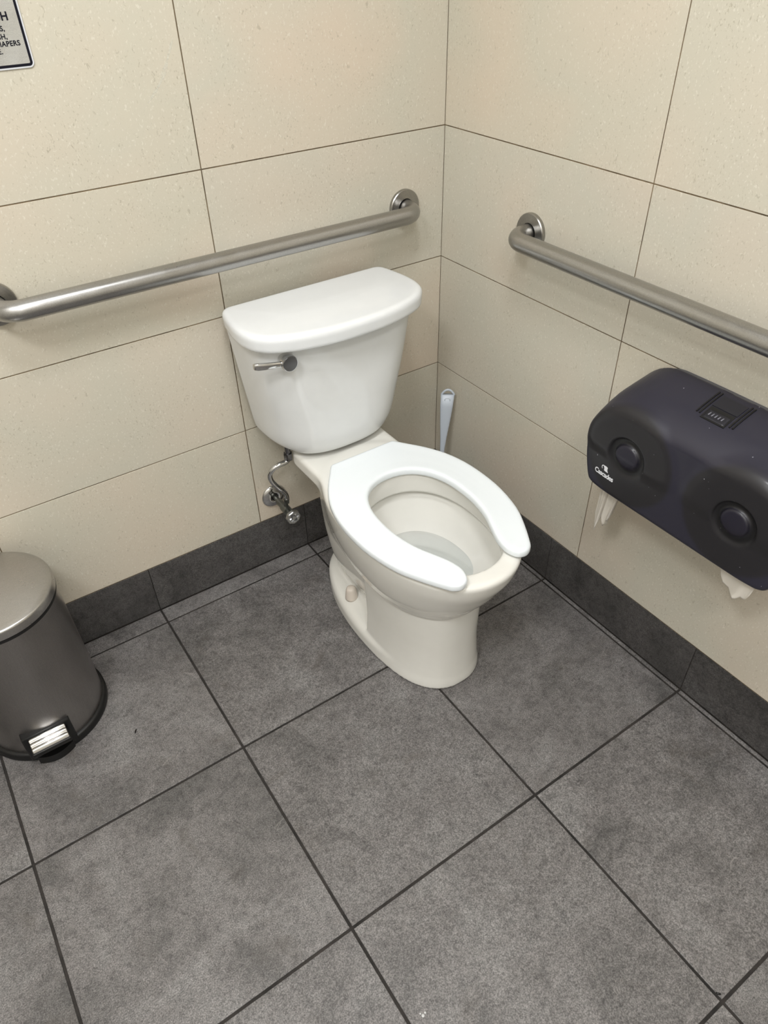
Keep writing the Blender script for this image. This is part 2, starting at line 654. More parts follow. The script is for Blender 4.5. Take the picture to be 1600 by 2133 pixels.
LX = joints(X0, X1, TS, ROOM_X)
LY = joints(Y0, Y1, TS * 0.999, ROOM_Y)
_cache = {}
def tile(parent, w, d, hgt, loc, mat, bev, key):
    """tile box centred on loc (top face at loc z when key is floor)"""
    k = (round(w, 4), round(d, 4), round(hgt, 4), mat.name)
    if k not in _cache:
        bm = box_bm(-w / 2, w / 2, -d / 2, d / 2, -hgt / 2, hgt / 2, bev, 2)
        me = bpy.data.meshes.new('tile')
        bm.to_mesh(me)
        bm.free()
        me.materials.append(mat)
        _cache[k] = me
    o = bpy.data.objects.new('tile', _cache[k])
    COL.objects.link(o)
    o.parent = parent
    o.location = loc
    return o

def slab(name, x0, x1, y0, y1, z0, z1, mat):
    return from_bm(name, box_bm(x0, x1, y0, y1, z0, z1), mat, smooth=False, kind='structure')

random.seed(4)
fl = slab('floor', ROOM_X - 0.1, 0.1, ROOM_Y - 0.1, 0.1, -0.10, -0.0022, M['fgrout'])
for i in range(len(LX) - 1):
    for j in range(len(LY) - 1):
        xa, xb, ya, yb = LX[i + 1], LX[i], LY[j + 1], LY[j]
        g = 0.0027
        gx1 = 0.0016 if i == 0 else g
        gy1 = 0.0016 if j == 0 else g
        w, d = xb - xa - g - gx1, yb - ya - g - gy1
        if w < 0.004 or d < 0.004:
            continue
        tile(fl, w, d, 0.008, ((xa + g + xb - gx1) / 2, (ya + g + yb - gy1) / 2, -0.004 + random.uniform(-0.0003, 0.0)), M['floor'], 0.0009 if min(w, d) > .03 else 0.0006, 'floor')

def wall(name, axis, cols, mat_t, zs, th=0.008):
    if axis == 'back':
        w = slab(name, ROOM_X - 0.1, 0.1, 0.0012, 0.1, ZB - 0.002, ROOM_Z, M['wgrout'])
    else:
        w = slab(name, 0.0012, 0.1, ROOM_Y - 0.1, 0.0012, ZB - 0.002, ROOM_Z, M['wgrout'])
    g = 0.0012
    for i in range(len(cols) - 1):
        for j in range(len(zs) - 1):
            a, b, z0, z1 = cols[i + 1] + g, cols[i] - (g if i else 0.0006), zs[j] + g, zs[j + 1] - g
            if b - a < 0.01 or z1 - z0 < 0.01:
                continue
            if axis == 'back':
                tile(w, b - a, th, z1 - z0, ((a + b) / 2, th / 2, (z0 + z1) / 2), mat_t, 0.0005, 'w')
            else:
                tile(w, th, b - a, z1 - z0, (th / 2, (a + b) / 2, (z0 + z1) / 2), mat_t, 0.0005, 'w')
    return w

ZS = [ZB + 0.0006]
z = Z3
while z < ROOM_Z - 0.02:
    ZS.append(z)
    z += 0.3
ZS.append(ROOM_Z)
wb = wall('wall_back', 'back', [0, XV, XV - 0.6, XV - 1.2, ROOM_X], M['wall'], ZS)
wr = wall('wall_right', 'right', [0, YV, YV - 0.6, YV - 1.2, YV - 1.8, ROOM_Y], M['wall'], ZS)

def skirting(name, axis, cols):
    if axis == 'back':
        s = slab(name, ROOM_X, 0.05, 0.0014, 0.05, -0.0022, ZB - 0.001, M['fgrout'])
    else:
        s = slab(name, 0.0014, 0.05, ROOM_Y, 0.0014, -0.0022, ZB - 0.001, M['fgrout'])
    g = 0.0010
    for i in range(len(cols) - 1):
        a, b = cols[i + 1] + g, cols[i] - (g if i else 0.0)
        if b - a < 0.004:
            continue
        z0, z1 = 0.0034, ZB - 0.0010
        if axis == 'back':
            tile(s, b - a, 0.008, z1 - z0, ((a + b) / 2, 0.0035, (z0 + z1) / 2), M['base'], 0.0007, 's')
        else:
            tile(s, 0.008, b - a, z1 - z0, (0.0035, (a + b) / 2, (z0 + z1) / 2), M['base'], 0.0007, 's')
skirting('baseboard_back', 'back', LX)
skirting('baseboard_right', 'right', LY)

slab('wall_left', ROOM_X - 0.1, ROOM_X, ROOM_Y, 0.0, 0, ROOM_Z, simple('plain_cream_wall', rgb(214, 210, 202), 0.5))
slab('wall_front', ROOM_X - 0.1, 0.0, ROOM_Y - 0.1, ROOM_Y, 0, ROOM_Z, simple('plain_cream_wall_front', rgb(214, 210, 202), 0.5))
slab('ceiling', ROOM_X - 0.1, 0.1, ROOM_Y - 0.1, 0.1, ROOM_Z, ROOM_Z + 0.1, M['paint'])

# pale scuff rubbed on the upper wall tile
sp = catmull([(-0.607, 1.259), (-0.618, 1.239), (-0.629, 1.218), (-0.642, 1.198), (-0.660, 1.179), (-0.673, 1.167)], 6)
bm = bmesh.new()
rows = []
for i, p in enumerate(sp):
    t = i / (len(sp) - 1)
    w = 0.0035 * math.sin(math.pi * min(1, t * 0.9 + 0.08)) * (0.7 + 0.3 * math.sin(17 * t)) + 0.0003
    rows.append([bm.verts.new((p[0] - w, -0.00012, p[1] + w * 0.4)), bm.verts.new((p[0] + w, -0.00012, p[1] - w * 0.4))])
for a, b in zip(rows[:-1], rows[1:]):
    bm.faces.new((a[0], a[1], b[1], b[0]))
scm, nt, N, L, b = new_mat('pale_scuff')
b.inputs['Base Color'].default_value = rgb(232, 230, 218)
b.inputs['Roughness'].default_value = 0.6
al = ramp(nt, noise(nt, position(nt), 120, 3), [(0.3, (0.15,) * 3), (0.7, (0.65,) * 3)])
L.new(al, b.inputs['Alpha'])
from_bm('scuff', bm, scm, wb)

# ceiling lamps (out of frame): square panels, the front-wall one added as fill
for i, (lx, ly, pw, sz) in enumerate(LAMPS):
    t = empty('ceiling_light', (lx, ly, ROOM_Z), label=['square ceiling panel light nearest the toilet corner', 'square ceiling panel light by the left wall', 'added fill light panel on the ceiling by the front wall'][i], category='light')
    fr = box_bm(-sz / 2 - 0.02, sz / 2 + 0.02, -sz / 2 - 0.02, sz / 2 + 0.02, -0.012, -0.001, 0.003)
    from_bm('frame', fr, M['paint'], t, smooth=False)
    ld = bpy.data.lights.new('lamp_glow', 'AREA')
    ld.shape = 'SQUARE'
    ld.size = sz
    ld.energy = pw
    ld.color = (0.985, 0.992, 1.0)
    lo_ = bpy.data.objects.new('lamp_glow', ld)
    COL.objects.link(lo_)
    lo_.parent = t
    lo_.location = (0, 0, -0.02)

# ================================================================== TOILET
XC = -0.408
toilet = empty('toilet', (XC, 0, 0), label='white two-piece ceramic toilet with open-front seat standing in the room corner', category='toilet')
def txf(V):       # (u, v, z) -> local coordinates of the toilet empty
    return np.stack([V[:, 0], -V[:, 1], V[:, 2]], 1)

RIM = 0.418
B_t = table([(0.10, .075, .57, .30), (0.16, .100, .615, .25), (0.22, .120, .640, .20), (0.262, .134, .657, .17), (0.30, .148, .684, .165), (0.34, .158, .706, .165), (0.38, .165, .726, .17), (0.42, .169, .737, .18)])
P_t = table([(0.0, .1225, .6450), (0.015, .1215, .644), (0.04, .1185, .6405), (0.12, .115, .6365), (0.20, .118, .638), (0.27, .124, .642)])
T_t = table([(0.0, .060), (0.07, .065), (0.10, .076), (0.13, .086), (0.19, .098), (0.24, .105), (0.32, .110), (0.42, .111)])
I_t = table([(0.190, .012, .50, .45), (0.198, .035, .525, .425), (0.22, .060, .553, .402), (0.25, .088, .580, .380), (0.27, .102, .605, .366), (0.31, .119, .655, .345), (0.345, .132, .698, .329), (0.361, .1385, .707, .323), (0.370, .1215, .692, .341), (0.43, .122, .692, .340)])

def bowl_f(u, v, z):
    hw, vf, vb = B_t(z)
    body = egg(u, v, hw, vf, vb, 0.46, 2.15)
    body = smax(body, 0.243 + 0.06 * np.clip((0.40 - v), 0, 0.3) - z, 0.012)
    body = smax(body, z - RIM, 0.016)
    # front pedestal
    hw, vf = P_t(z)
    ped = egg(u, v, hw, vf, 0.15, 0.44, 2.35)
    ped = smax(ped, 0.412 - v, 0.006)
    ped = np.maximum(ped, z - 0.27)
    # trapway / rear column
    (hw,) = T_t(z)
    col = egg(u, v, hw, 0.50, 0.150 + 0.0 * z, 0.33, 3.6)
    col = np.maximum(col, z - 0.40)
    # foot
    foot = egg(u, v, 0.1265 + 0 * z, 0.638, 0.110, 0.405, 2.15)
    top = z - (0.057 - 0.24 * np.clip(np.abs(u) - 0.078, 0, 0.06))
    foot = smax(foot, top, 0.020)
    # deck under the tank
    dq = np.maximum(np.abs(u) - (0.1195 - 0.045 * np.clip((0.12 - v) / 0.06, 0, 1) ** 2), np.abs(v - 0.205) - 0.145)
    deck = smax(dq, np.abs(z - 0.396) - (RIM - 0.396), 0.014)
    d = smin(body, col, 0.030)
    d = smin(d, deck, 0.010)
    low = smin(ped, smin(foot, col, 0.010), 0.005)
    d = smin(d, low, 0.005)
    # basin
    hw, vf, vb = I_t(z)
    ins = egg(u, v, hw, vf, vb, 0.50, 2.2)
    ins = np.maximum(ins, 0.192 - z)
    # throat
    a = np.array([0, 0.44, 0.222]); b_ = np.array([0, 0.375, 0.185])
    ab = b_ - a
    t = np.clip(((v - a[1]) * ab[1] + (z - a[2]) * ab[2]) / (ab @ ab), 0, 1)
    thr = np.sqrt(u * u + (v - a[1] - t * ab[1]) ** 2 + (z - a[2] - t * ab[2]) ** 2) - 0.027
    ins = smin(ins, thr, 0.012)
    d = smax(d, -ins, 0.006)
    return smax(d, 0.0012 - z, 0.003)

sdf_mesh('bowl', bowl_f, (-0.19, 0.02, -0.006), (0.19, 0.76, 0.430), 0.0042, txf, M['ceramic'], toilet)

# water surface in the basin
bm = bmesh.new()
WZ = 0.268
hw, vf, vb = [float(a) for a in I_t(np.array(WZ))]
ring = []
for i in range(72):
    a = 2 * math.pi * i / 72
    c, s = math.cos(a), math.sin(a)
    n = 2.2
    rv = (vf - 0.50) if s > 0 else (0.50 - vb)
    u = hw * math.copysign(abs(c) ** (2 / n), c)
    v = 0.50 + rv * math.copysign(abs(s) ** (2 / n), s)
    ring.append(bm.verts.new((u * 1.01, -(0.5 + (v - 0.5) * 1.01), WZ)))
bm.faces.new(ring)
from_bm('water', bm, M['water'], toilet)

# tank
K_t = table([(0.428, .150, .186, 2.6), (0.440, .160, .194, 2.6), (0.470, .171, .198, 2.9), (0.54, .181, .201, 3.4), (0.62, .191, .204, 4.2), (0.745, .206, .208, 5.0)])
def tank_f(u, v, z):
    hw, vf, n = K_t(z)
    d = egg(u, np.maximum(v, 0.036), hw, vf, 0.0, 0.035, n)
    ch = np.interp(z, [0.43, 0.745], [0.217, 0.262])
    d = smax(d, np.abs(u) * 0.60 + v * 0.80 - ch, 0.016)
    d = smax(d, 0.024 - v, 0.014)
    d = smax(d, 0.4275 + 0.9 * np.clip(np.abs(u) - 0.105, 0, 1) ** 1.35 * 1.2 - z, 0.022)
    return np.maximum(d, z - 0.7425)
tank = sdf_mesh('tank', tank_f, (-0.22, 0.015, 0.42), (0.22, 0.22, 0.75), 0.004, txf, M['tank'], toilet)

half = [(0.0, 0.2535), (0.06, 0.2505), (0.108, 0.2425), (0.150, 0.230), (0.182, 0.2150), (0.203, 0.196), (0.2155, 0.176), (0.2225, 0.145), (0.2225, 0.110), (0.218, 0.075), (0.2125, 0.045), (0.206, 0.029), (0.192, 0.0195), (0.170, 0.018)]
lid_poly = [p for p in half] + [(-a, b) for a, b in reversed(half[1:])]
lid_poly = [tuple(p) for p in catmull(lid_poly, 4, True)]
def lid_f(u, v, z):
    p = poly_sdf(u, v, lid_poly)
    # sides lean in slightly towards the bottom
    p = p + 0.06 * np.clip(0.762 - z, 0, 0.03)
    domed = z - (0.7755 + 0.0025 * (1 - np.clip(-p / 0.09, 0, 1)) * 0 + 0.0028 * np.clip(-p / 0.10, 0, 1))
    q1 = smax(p, domed, 0.014)
    return smax(q1, 0.7375 - z, 0.010)
sdf_mesh('tank_lid', lid_f, (-0.24, 0.005, 0.728), (0.24, 0.27, 0.79), 0.004, txf, M['lid'], toilet)

# seat
so = [(0.0, 0.2385), (0.045, 0.2385), (0.080, 0.2385), (0.0865, 0.2400), (0.0915, 0.2450), (0.108, 0.268), (0.136, 0.308), (0.160, 0.356), (0.174, 0.410), (0.1785, 0.470), (0.1745, 0.535), (0.158, 0.604), (0.134, 0.654), (0.109, 0.696), (0.098, 0.710), (0.083, 0.7165), (0.067, 0.712), (0.058, 0.698), (0.0545, 0.678), (0.060, 0.650), (0.074, 0.616), (0.090, 0.578), (0.101, 0.528), (0.103, 0.475), (0.096, 0.424), (0.076, 0.382), (0.044, 0.355), (0.0, 0.3455)]
so_full = so + [(-a, b) for a, b in reversed(so[1:-1])]
seat_poly = [tuple(p) for p in catmull(so_full, 3, True)]
# solid ring cut open at the front: outline runs outer half, tip, inner half
def seat_f(u, v, z):
    p = poly_sdf(u, v, seat_poly)
    zt = 0.4415 - 0.0012 * np.clip(-p / 0.03, 0, 1)
    return smax(smax(p, z - zt, 0.009), 0.4215 - z, 0.006)
sdf_mesh('seat', seat_f, (-0.19, 0.225, 0.414), (0.19, 0.73, 0.448), 0.0035, txf, M['seat'], toilet, newton=3, label='glossy white open-front plastic seat')
for s in (-1, 1):
    bm = lathe_bm([(0.0, 0.0), (0.011, 0.0), (0.011, 0.008), (0.0, 0.008)], 16)
    from_bm('seat_hinge', bm, M['seat'], toilet, loc=(0.062 * s, -0.262, RIM - 0.002))

# bolt caps on the foot ledge
for s in (-1, 1):
    prof = [(0.0168, 0.0), (0.0165, 0.005), (0.0136, 0.028), (0.0116, 0.0345), (0.0082, 0.0375), (0.0, 0.0385)]
    from_bm('bolt_cap', lathe_bm(prof, 32), M['cap'], toilet, loc=(0.090 * s, -0.300, 0.0520), label='beige plastic bolt cap')

# flush lever: round hub on the tank front, arm pointing to the side
lev = empty('flush_lever', (0, 0, 0))
lev.parent = toilet
lev.rotation_euler = (0, 0, 0)
hub = lathe_bm([(0.0, -0.006), (0.0145, -0.006), (0.0172, 0.006), (0.0180, 0.020), (0.0172, 0.0225), (0.0162, 0.0225), (0.0, 0.0225)], 48, 'Y')
ho = from_bm('hub', hub, M['chrome'], lev, loc=(-0.151, -0.199, 0.7115))
sharp(ho, 40)
face = lathe_bm([(0.0, 0.0), (0.0160, 0.0), (0.0158, 0.0012), (0.0, 0.0016)], 48, 'Y')
sharp(from_bm('hub_face', face, M['dchrome'], lev, loc=(-0.151, -0.2213, 0.7115)), 40)
bm = bmesh.new()
secs = []
for t in np.linspace(0, 1, 9):
    x = -0.164 - 0.060 * t
    y = -0.2130 + 0.010 * t * t
    hh = 0.0062 + 0.0020 * t
    dd = 0.0040
    if t > 0.95:
        hh *= 0.75
    zc = 0.7120 + 0.007 * t
    ring = []
    for a in range(12):
        an = 2 * math.pi * a / 12 + math.pi / 12
        cx, sx_ = math.cos(an), math.sin(an)
        ring.append(bm.verts.new((x, y + dd * math.copysign(abs(cx) ** 0.6, cx), zc + hh * math.copysign(abs(sx_) ** 0.6, sx_))))
    secs.append(ring)
for a, b in zip(secs[:-1], secs[1:]):
    for i in range(12):
        j = (i + 1) % 12
        bm.faces.new((a[i], a[j], b[j], b[i]))
bm.faces.new(secs[0]); bm.faces.new(list(reversed(secs[-1])))
from_bm('lever_arm', bm, M['chrome'], lev)

# ================================================================== SUPPLY VALVE
vx, vz = -0.548, 0.2210
valve = empty('shutoff_valve', (vx, 0, vz), label='chrome water shutoff valve on the wall left of the toilet, tube rising to the tank', category='valve')
esc = lathe_bm([(0.012, -0.002), (0.0335, -0.001), (0.0345, 0.002), (0.0325, 0.0055), (0.026, 0.0085), (0.016, 0.0105), (0.0095, 0.011), (0.0095, -0.002)], 48, 'Y', cap=False)
from_bm('wall_flange', esc, M['chrome'], valve)
body = tube_bm([(0, -0.001, 0), (0, -0.035, 0), (0, -0.0355, 0), (0, -0.060, 0), (0, -0.0605, 0), (0, -0.084, 0)], [0.0070, 0.0070, 0.0095, 0.0095, 0.0118, 0.0118], 24)
outlet = tube_bm([(0.0, -0.072, 0.0), (0.003, -0.073, 0.022), (0.004, -0.073, 0.0225), (0.005, -0.073, 0.034)], [0.0062, 0.0062, 0.0085, 0.0085], 6)
stem = tube_bm([(0, -0.084, 0), (0, -0.106, 0)], 0.0065, 16)
sharp(from_bm('valve_body', join_bm(body, outlet, stem), M['brass'], valve), 30)
# round handle with a scalloped rim and cut-outs between spokes
bm = bmesh.new()
NS = 64
prof = [(r * 1.12, y_ - 0.009) for r, y_ in [(0.0, -0.0935), (0.0075, -0.0935), (0.0075, -0.096), (0.0150, -0.096), (0.0172, -0.098), (0.0172, -0.1055), (0.0155, -0.1075), (0.0120, -0.1075), (0.0105, -0.1055), (0.0060, -0.1055), (0.0050, -0.1085), (0.0, -0.1085)]]
rings = []
for r, yy in prof:
    if r == 0:
        rings.append([bm.verts.new((0, yy, 0))])
    else:
        rings.append([])
        for i in range(NS):
            a = 2 * math.pi * i / NS
            rr = r * (1 + (0.035 * math.cos(a * 8) if r > 0.014 else 0))
            y2 = yy
            if 0.0062 < r < 0.0125 and yy < -0.112:
                y2 = yy + 0.004 * (0.5 + 0.5 * math.cos(a * 6)) * (1 if math.cos(a * 6) > -0.2 else 0.2)
            rings[-1].append(bm.verts.new((rr * math.cos(a), y2, rr * math.sin(a))))
for a, b in zip(rings[:-1], rings[1:]):
    for i in range(NS):
        j = (i + 1) % NS
        if len(a) == 1: bm.faces.new((a[0], b[i], b[j]))
        elif len(b) == 1: bm.faces.new((a[i], a[j], b[0]))
        else: bm.faces.new((a[i], a[j], b[j], b[i]))
sharp(from_bm('valve_handle', bm, steel_mat('worn_handle', (0.42, 0.42, 0.42), 0.35, streak=(9, 9, 9)), valve), 40)
hose = catmull([(0.006, -0.073, 0.030), (0.004, -0.074, 0.048), (-0.006, -0.078, 0.068), (-0.023, -0.083, 0.094), (-0.036, -0.088, 0.120), (-0.039, -0.092, 0.142), (-0.030, -0.097, 0.158), (-0.013, -0.100, 0.165), (0.002, -0.100, 0.166), (0.0105, -0.100, 0.171), (0.0125, -0.100, 0.180)], 7)
from_bm('supply_tube', tube_bm(hose, 0.0066, 18), M['chrome'], valve)
nut = join_bm(tube_bm([(0.0125, -0.100, 0.1715), (0.0125, -0.100, 0.190)], 0.0112, 6), tube_bm([(0.0125, -0.100, 0.1895), (0.0125, -0.100, 0.2085)], 0.0075, 16))
sharp(from_bm('coupling_nut', nut, M['dchrome'], valve), 30)

# ================================================================== GRAB BARS
def grab_bar(axis, a0, a1, zc, standoff, r, label, near_visible=True):
    """axis 'x': along back wall; 'y': along right wall; a0/a1 are flange centres"""
    t = empty('grab_bar', ((a0 + a1) / 2, 0, zc) if axis == 'x' else (0, (a0 + a1) / 2, zc), label=label, category='grab bar', group='steel grab bars')
    L = abs(a1 - a0) / 2
    br = 0.040
    path = [(-L, -0.001)]
    for i in range(11):
        an = math.pi / 2 * i / 10
        path.append((-L + br - br * math.cos(an), -(standoff - br) - br * math.sin(an)))
    for i in range(1, 24):
        path.append((-L + br + (2 * L - 2 * br) * i / 24, -standoff))
    for i in range(11):
        an = math.pi / 2 * (1 - i / 10)
        path.append((L - br + br * math.cos(an), -(standoff - br) - br * math.sin(an)))
    path.append((L, -0.001))
    P3 = [(p, q, 0) if axis == 'x' else (q, p, 0) for p, q in path]
    from_bm('rail', tube_bm(P3, r, 40), M['bar'], t)
    for s in (-1, 1):
        prof = [(r - 0.001, 0.0), (0.0395, 0.0), (0.0400, 0.001), (0.0400, 0.0080), (0.0385, 0.0098), (r + 0.0018, 0.0115), (r + 0.0008, 0.0108), (r + 0.0004, 0.006)]
        bm = lathe_bm(prof, 64, 'Y' if axis == 'x' else 'X', cap=False)
        sharp(from_bm('flange', bm, M['flange'], t, loc=(s * L, 0, 0) if axis == 'x' else (0, s * L, 0)), 30)
        sc_ = lathe_bm([(0.0, 0.0), (0.0022, 0.0), (0.0022, 0.0015), (0.0, 0.0018)], 12, 'Z')
    return t
grab_bar('x', -1.0300, -0.1175, 0.887, 0.062, 0.0190, 'brushed steel grab bar on the back wall above the toilet tank')
grab_bar('y', -1.225, -0.311, 0.887, 0.064, 0.0190, 'brushed steel grab bar on the right wall above the black dispenser')

# ================================================================== DISPENSER
DC, DZ = -0.8795, 0.0
disp = empty('toilet_paper_dispenser', (0, DC, 0.50), label='black smoked plastic twin-roll toilet paper dispenser on the right wall', category='dispenser')
dh = [(0.0, 0.5025), (0.12, 0.5025), (0.176, 0.5030), (0.1935, 0.5050), (0.2060, 0.5125), (0.2165, 0.535), (0.2255, 0.566), (0.2295, 0.600), (0.2265, 0.635), (0.2165, 0.668), (0.204, 0.711), (0.178, 0.739), (0.145, 0.7535), (0.110, 0.7560), (0.05, 0.7570), (0.0, 0.7570)]
dpoly = dh + [(-a, b) for a, b in reversed(dh[1:-1])]
dpoly = [tuple(p) for p in catmull(dpoly, 3, True)]
DEP = 0.142
def disp_f(d, s, z):
    """d: depth from the wall, s: sideways, z: height"""
    up = np.clip((z - 0.625) / 0.13, 0, 1)
    up = up * up * (3 - 2 * up)
    P = poly_sdf(s, z + 0.24 * np.maximum(d - 0.010, 0) * up, dpoly)
    curve = 0.020 * np.clip((np.abs(s) - 0.14) / 0.09, 0, 1) ** 2
    body = smax(P, d - (DEP - 0.003 - curve * 0.5), 0.016 + 0.095 * up)
    # raised round pads over the rolls
    out = body
    for c in (-0.117, 0.117):
        r = np.sqrt((s - c) ** 2 + (z - 0.6125) ** 2)
        pad = smax(smax(r - 0.099, d - (DEP - 0.0045), 0.022), 0.60 - z, 0.02)
        out = smin(out, pad, 0.020)
    for c in (-0.117, 0.117):
        r = np.sqrt((s - c) ** 2 + (z - 0.6125) ** 2)
        g = np.sqrt(((r - 0.0335) / 0.0065) ** 2 + ((d - DEP + 0.003) / 0.0036) ** 2)
        groove = (g - 1) * 0.0045
        out = smax(out, -groove, 0.007)
    out = smax(out, P, 0.010)
    return smax(out, 0.0115 - d, 0.003)
cover = sdf_mesh('cover', disp_f, (0.0, -0.24, 0.485), (0.155, 0.24, 0.768), 0.0034,
                 lambda V: np.stack([-V[:, 0], -V[:, 1], V[:, 2] - 0.50], 1), M['cover'], disp, newton=3)
# wall plate behind the cover
bm = bmesh.new()
pp = [(s * 0.965, (z_ - 0.62) * 0.95 + 0.62) for s, z_ in dpoly]
r0 = [bm.verts.new((-0.0005, -s, z_ - 0.5)) for s, z_ in pp]
r1 = [bm.verts.new((-0.0125, -s, z_ - 0.5)) for s, z_ in pp]
for i in range(len(pp)):
    j = (i + 1) % len(pp)
    bm.faces.new((r0[i], r0[j], r1[j], r1[i]))
bm.faces.new(r0); bm.faces.new(list(reversed(r1)))
sharp(from_bm('wall_plate', bm, simple('grey_plate_plastic', rgb(84, 84, 90), 0.4), disp), 40)

def disp_surface(s, z, lift=0.0004, d0=0.0, d1=0.16):
    """depth of the cover surface at (s, z)"""
    lo_, hi_ = 0.02, d1
    for _ in range(28):
        mid_ = (lo_ + hi_) / 2
        if float(disp_f(np.array([mid_]), np.array([s]), np.array([z]))[0]) < 0:
            lo_ = mid_
        else:
            hi_ = mid_
    return lo_ + lift

def disp_surface_many(S, Z, lift):
    S = np.array(S); Z = np.array(Z)
    lo_ = np.full(S.shape, 0.02); hi_ = np.full(S.shape, 0.16)
    for _ in range(26):
        mid_ = (lo_ + hi_) / 2
        m = disp_f(mid_, S, Z) < 0
        lo_ = np.where(m, mid_, lo_)
        hi_ = np.where(m, hi_, mid_)
    return lo_ + lift

def top_surface_many(S, Dd, lift):
    lo_ = np.full(S.shape, 0.60); hi_ = np.full(S.shape, 0.80)
    for _ in range(26):
        mid_ = (lo_ + hi_) / 2
        m = disp_f(Dd, S, mid_) < 0
        lo_ = np.where(m, mid_, lo_)
        hi_ = np.where(m, hi_, mid_)
    return lo_ + lift

def decal_patch(name, corners, lift, thick, mat, n=(8, 8)):
    """thin raised patch that follows the top of the cover between 4 (s, depth) corners"""
    bm = bmesh.new()
    g = []
    for i in range(n[0] + 1):
        row = []
        for j in range(n[1] + 1):
            a, b = i / n[0], j / n[1]
            s = (1 - a) * ((1 - b) * corners[0][0] + b * corners[3][0]) + a * ((1 - b) * corners[1][0] + b * corners[2][0])
            z_ = (1 - a) * ((1 - b) * corners[0][1] + b * corners[3][1]) + a * ((1 - b) * corners[1][1] + b * corners[2][1])
            row.append((s, z_))
        g.append(row)
    S = [q[0] for r in g for q in r]; Zz = [q[1] for r in g for q in r]
    D = top_surface_many(np.array(S), np.array(Zz), lift)
    k = 0
    top, bot = [], []
    for r in g:
        tr, br_ = [], []
        for q in r:
            tr.append(bm.verts.new((-q[1], -q[0], D[k] - 0.5)))
            br_.append(bm.verts.new((-q[1], -q[0], D[k] - thick - 0.5)))
            k += 1
        top.append(tr); bot.append(br_)
    for i in range(n[0]):
        for j in range(n[1]):
            bm.faces.new((top[i][j], top[i + 1][j], top[i + 1][j + 1], top[i][j + 1]))
            bm.faces.new((bot[i][j], bot[i][j + 1], bot[i + 1][j + 1], bot[i + 1][j]))
    for i in range(n[0]):
        bm.faces.new((top[i][0], bot[i][0], bot[i + 1][0], top[i + 1][0]))
        bm.faces.new((top[i][-1], top[i + 1][-1], bot[i + 1][-1], bot[i][-1]))
    for j in range(n[1]):
        bm.faces.new((top[0][j], top[0][j + 1], bot[0][j + 1], bot[0][j]))
        bm.faces.new((top[-1][j], bot[-1][j], bot[-1][j + 1], top[-1][j + 1]))
    return bm
da, db = 0.028, 0.079
latch = sharp(from_bm('latch', decal_patch('latch', [(0.021, da), (-0.029, da), (-0.029, 0.057), (0.021, 0.057)], 0.0014, 0.004, None), M['latch'], disp), 40)
for s in (-1, 1):
    for q in (0.0300, 0.0360):
        b_ = decal_patch('rail', [(s * (q + 0.0014) - 0.004, da - 0.004), (s * (q - 0.0014) - 0.004, da - 0.004), (s * (q - 0.0014) - 0.004, db + 0.003), (s * (q + 0.0014) - 0.004, db + 0.003)], 0.0020, 0.004, None, (1, 12))
        sharp(from_bm('latch_rail', b_, M['black'], disp), 40)
sharp(from_bm('latch_window', decal_patch('w', [(0.020, 0.059), (-0.028, 0.059), (-0.028, 0.088), (0.020, 0.088)], 0.0012, 0.004, None), M['black'], disp), 40)
from_bm('label_panel', decal_patch('w', [(0.0175, 0.067), (-0.0255, 0.067), (-0.0255, 0.0855), (0.0175, 0.0855)], 0.0018, 0.003, None), M['latch'], disp)
emb = simple('grey_emboss', rgb(120, 120, 130), 0.3)
for k in range(5):
    c = -0.018 + k * 0.0064
    b_ = decal_patch('e', [(c + 0.0012, 0.0725), (c - 0.0006, 0.0725), (c - 0.0018, 0.0790), (c + 0.0002, 0.0790)], 0.0026, 0.001, None, (1, 2))
    from_bm('embossed_mark', b_, emb, latch)

# printed word and mark
def text_mesh(body, size, offset=0.0, spacing=1.0, align='CENTER', res=4):
    cu = bpy.data.curves.new('txt', 'FONT')
    cu.body = body
    cu.size = size
    cu.offset = offset
    cu.space_character = spacing
    cu.align_x = align
    cu.resolution_u = res
    ob = bpy.data.objects.new('txt', cu)
    COL.objects.link(ob)
    dg = bpy.context.evaluated_depsgraph_get()
    me = bpy.data.meshes.new_from_object(ob.evaluated_get(dg))
    bpy.data.objects.remove(ob)
    bpy.data.curves.remove(cu)
    return me

me = text_mesh('Cascades', 0.0150, 0.00042, 0.90)
co = np.zeros(len(me.vertices) * 3)
me.vertices.foreach_get('co', co)
co = co.reshape(-1, 3)
w = co[:, 0].max() - co[:, 0].min()
co[:, 0] *= 0.049 / w
co[:, 1] *= 1.05
S = -0.1600 + co[:, 0]
Zt = 0.5430 + co[:, 1]
D = disp_surface_many(S, Zt, 0.0005)
co2 = np.stack([-D, -S, Zt - 0.5], 1)
me.vertices.foreach_set('co', co2.ravel())
me.materials.clear()
word = link('printed_word', me, M['ink'], disp, smooth=False)
bm = bmesh.new()
def mark(poly):
    ps = catmull(poly, 3, True)
    D = disp_surface_many([p[0] for p in ps], [p[1] for p in ps], 0.0005)
    bm.faces.new([bm.verts.new((-D[i], -ps[i][0], ps[i][1] - 0.5)) for i in range(len(ps))])
mc, mz = -0.1590, 0.5590
mark([(mc - 0.0045, mz + 0.009), (mc + 0.0050, mz + 0.009), (mc + 0.0055, mz + 0.003), (mc + 0.0080, mz - 0.0020), (mc + 0.0085, mz - 0.0025), (mc - 0.0015, mz - 0.0020), (mc - 0.0025, mz + 0.003)])
mark([(mc - 0.0050, mz + 0.0095), (mc - 0.0085, mz + 0.0080), (mc - 0.0098, mz + 0.0040), (mc - 0.0080, mz + 0.0000), (mc - 0.0070, mz + 0.0010), (mc - 0.0082, mz + 0.0042), (mc - 0.0070, mz + 0.0068), (mc - 0.0042, mz + 0.0080)])
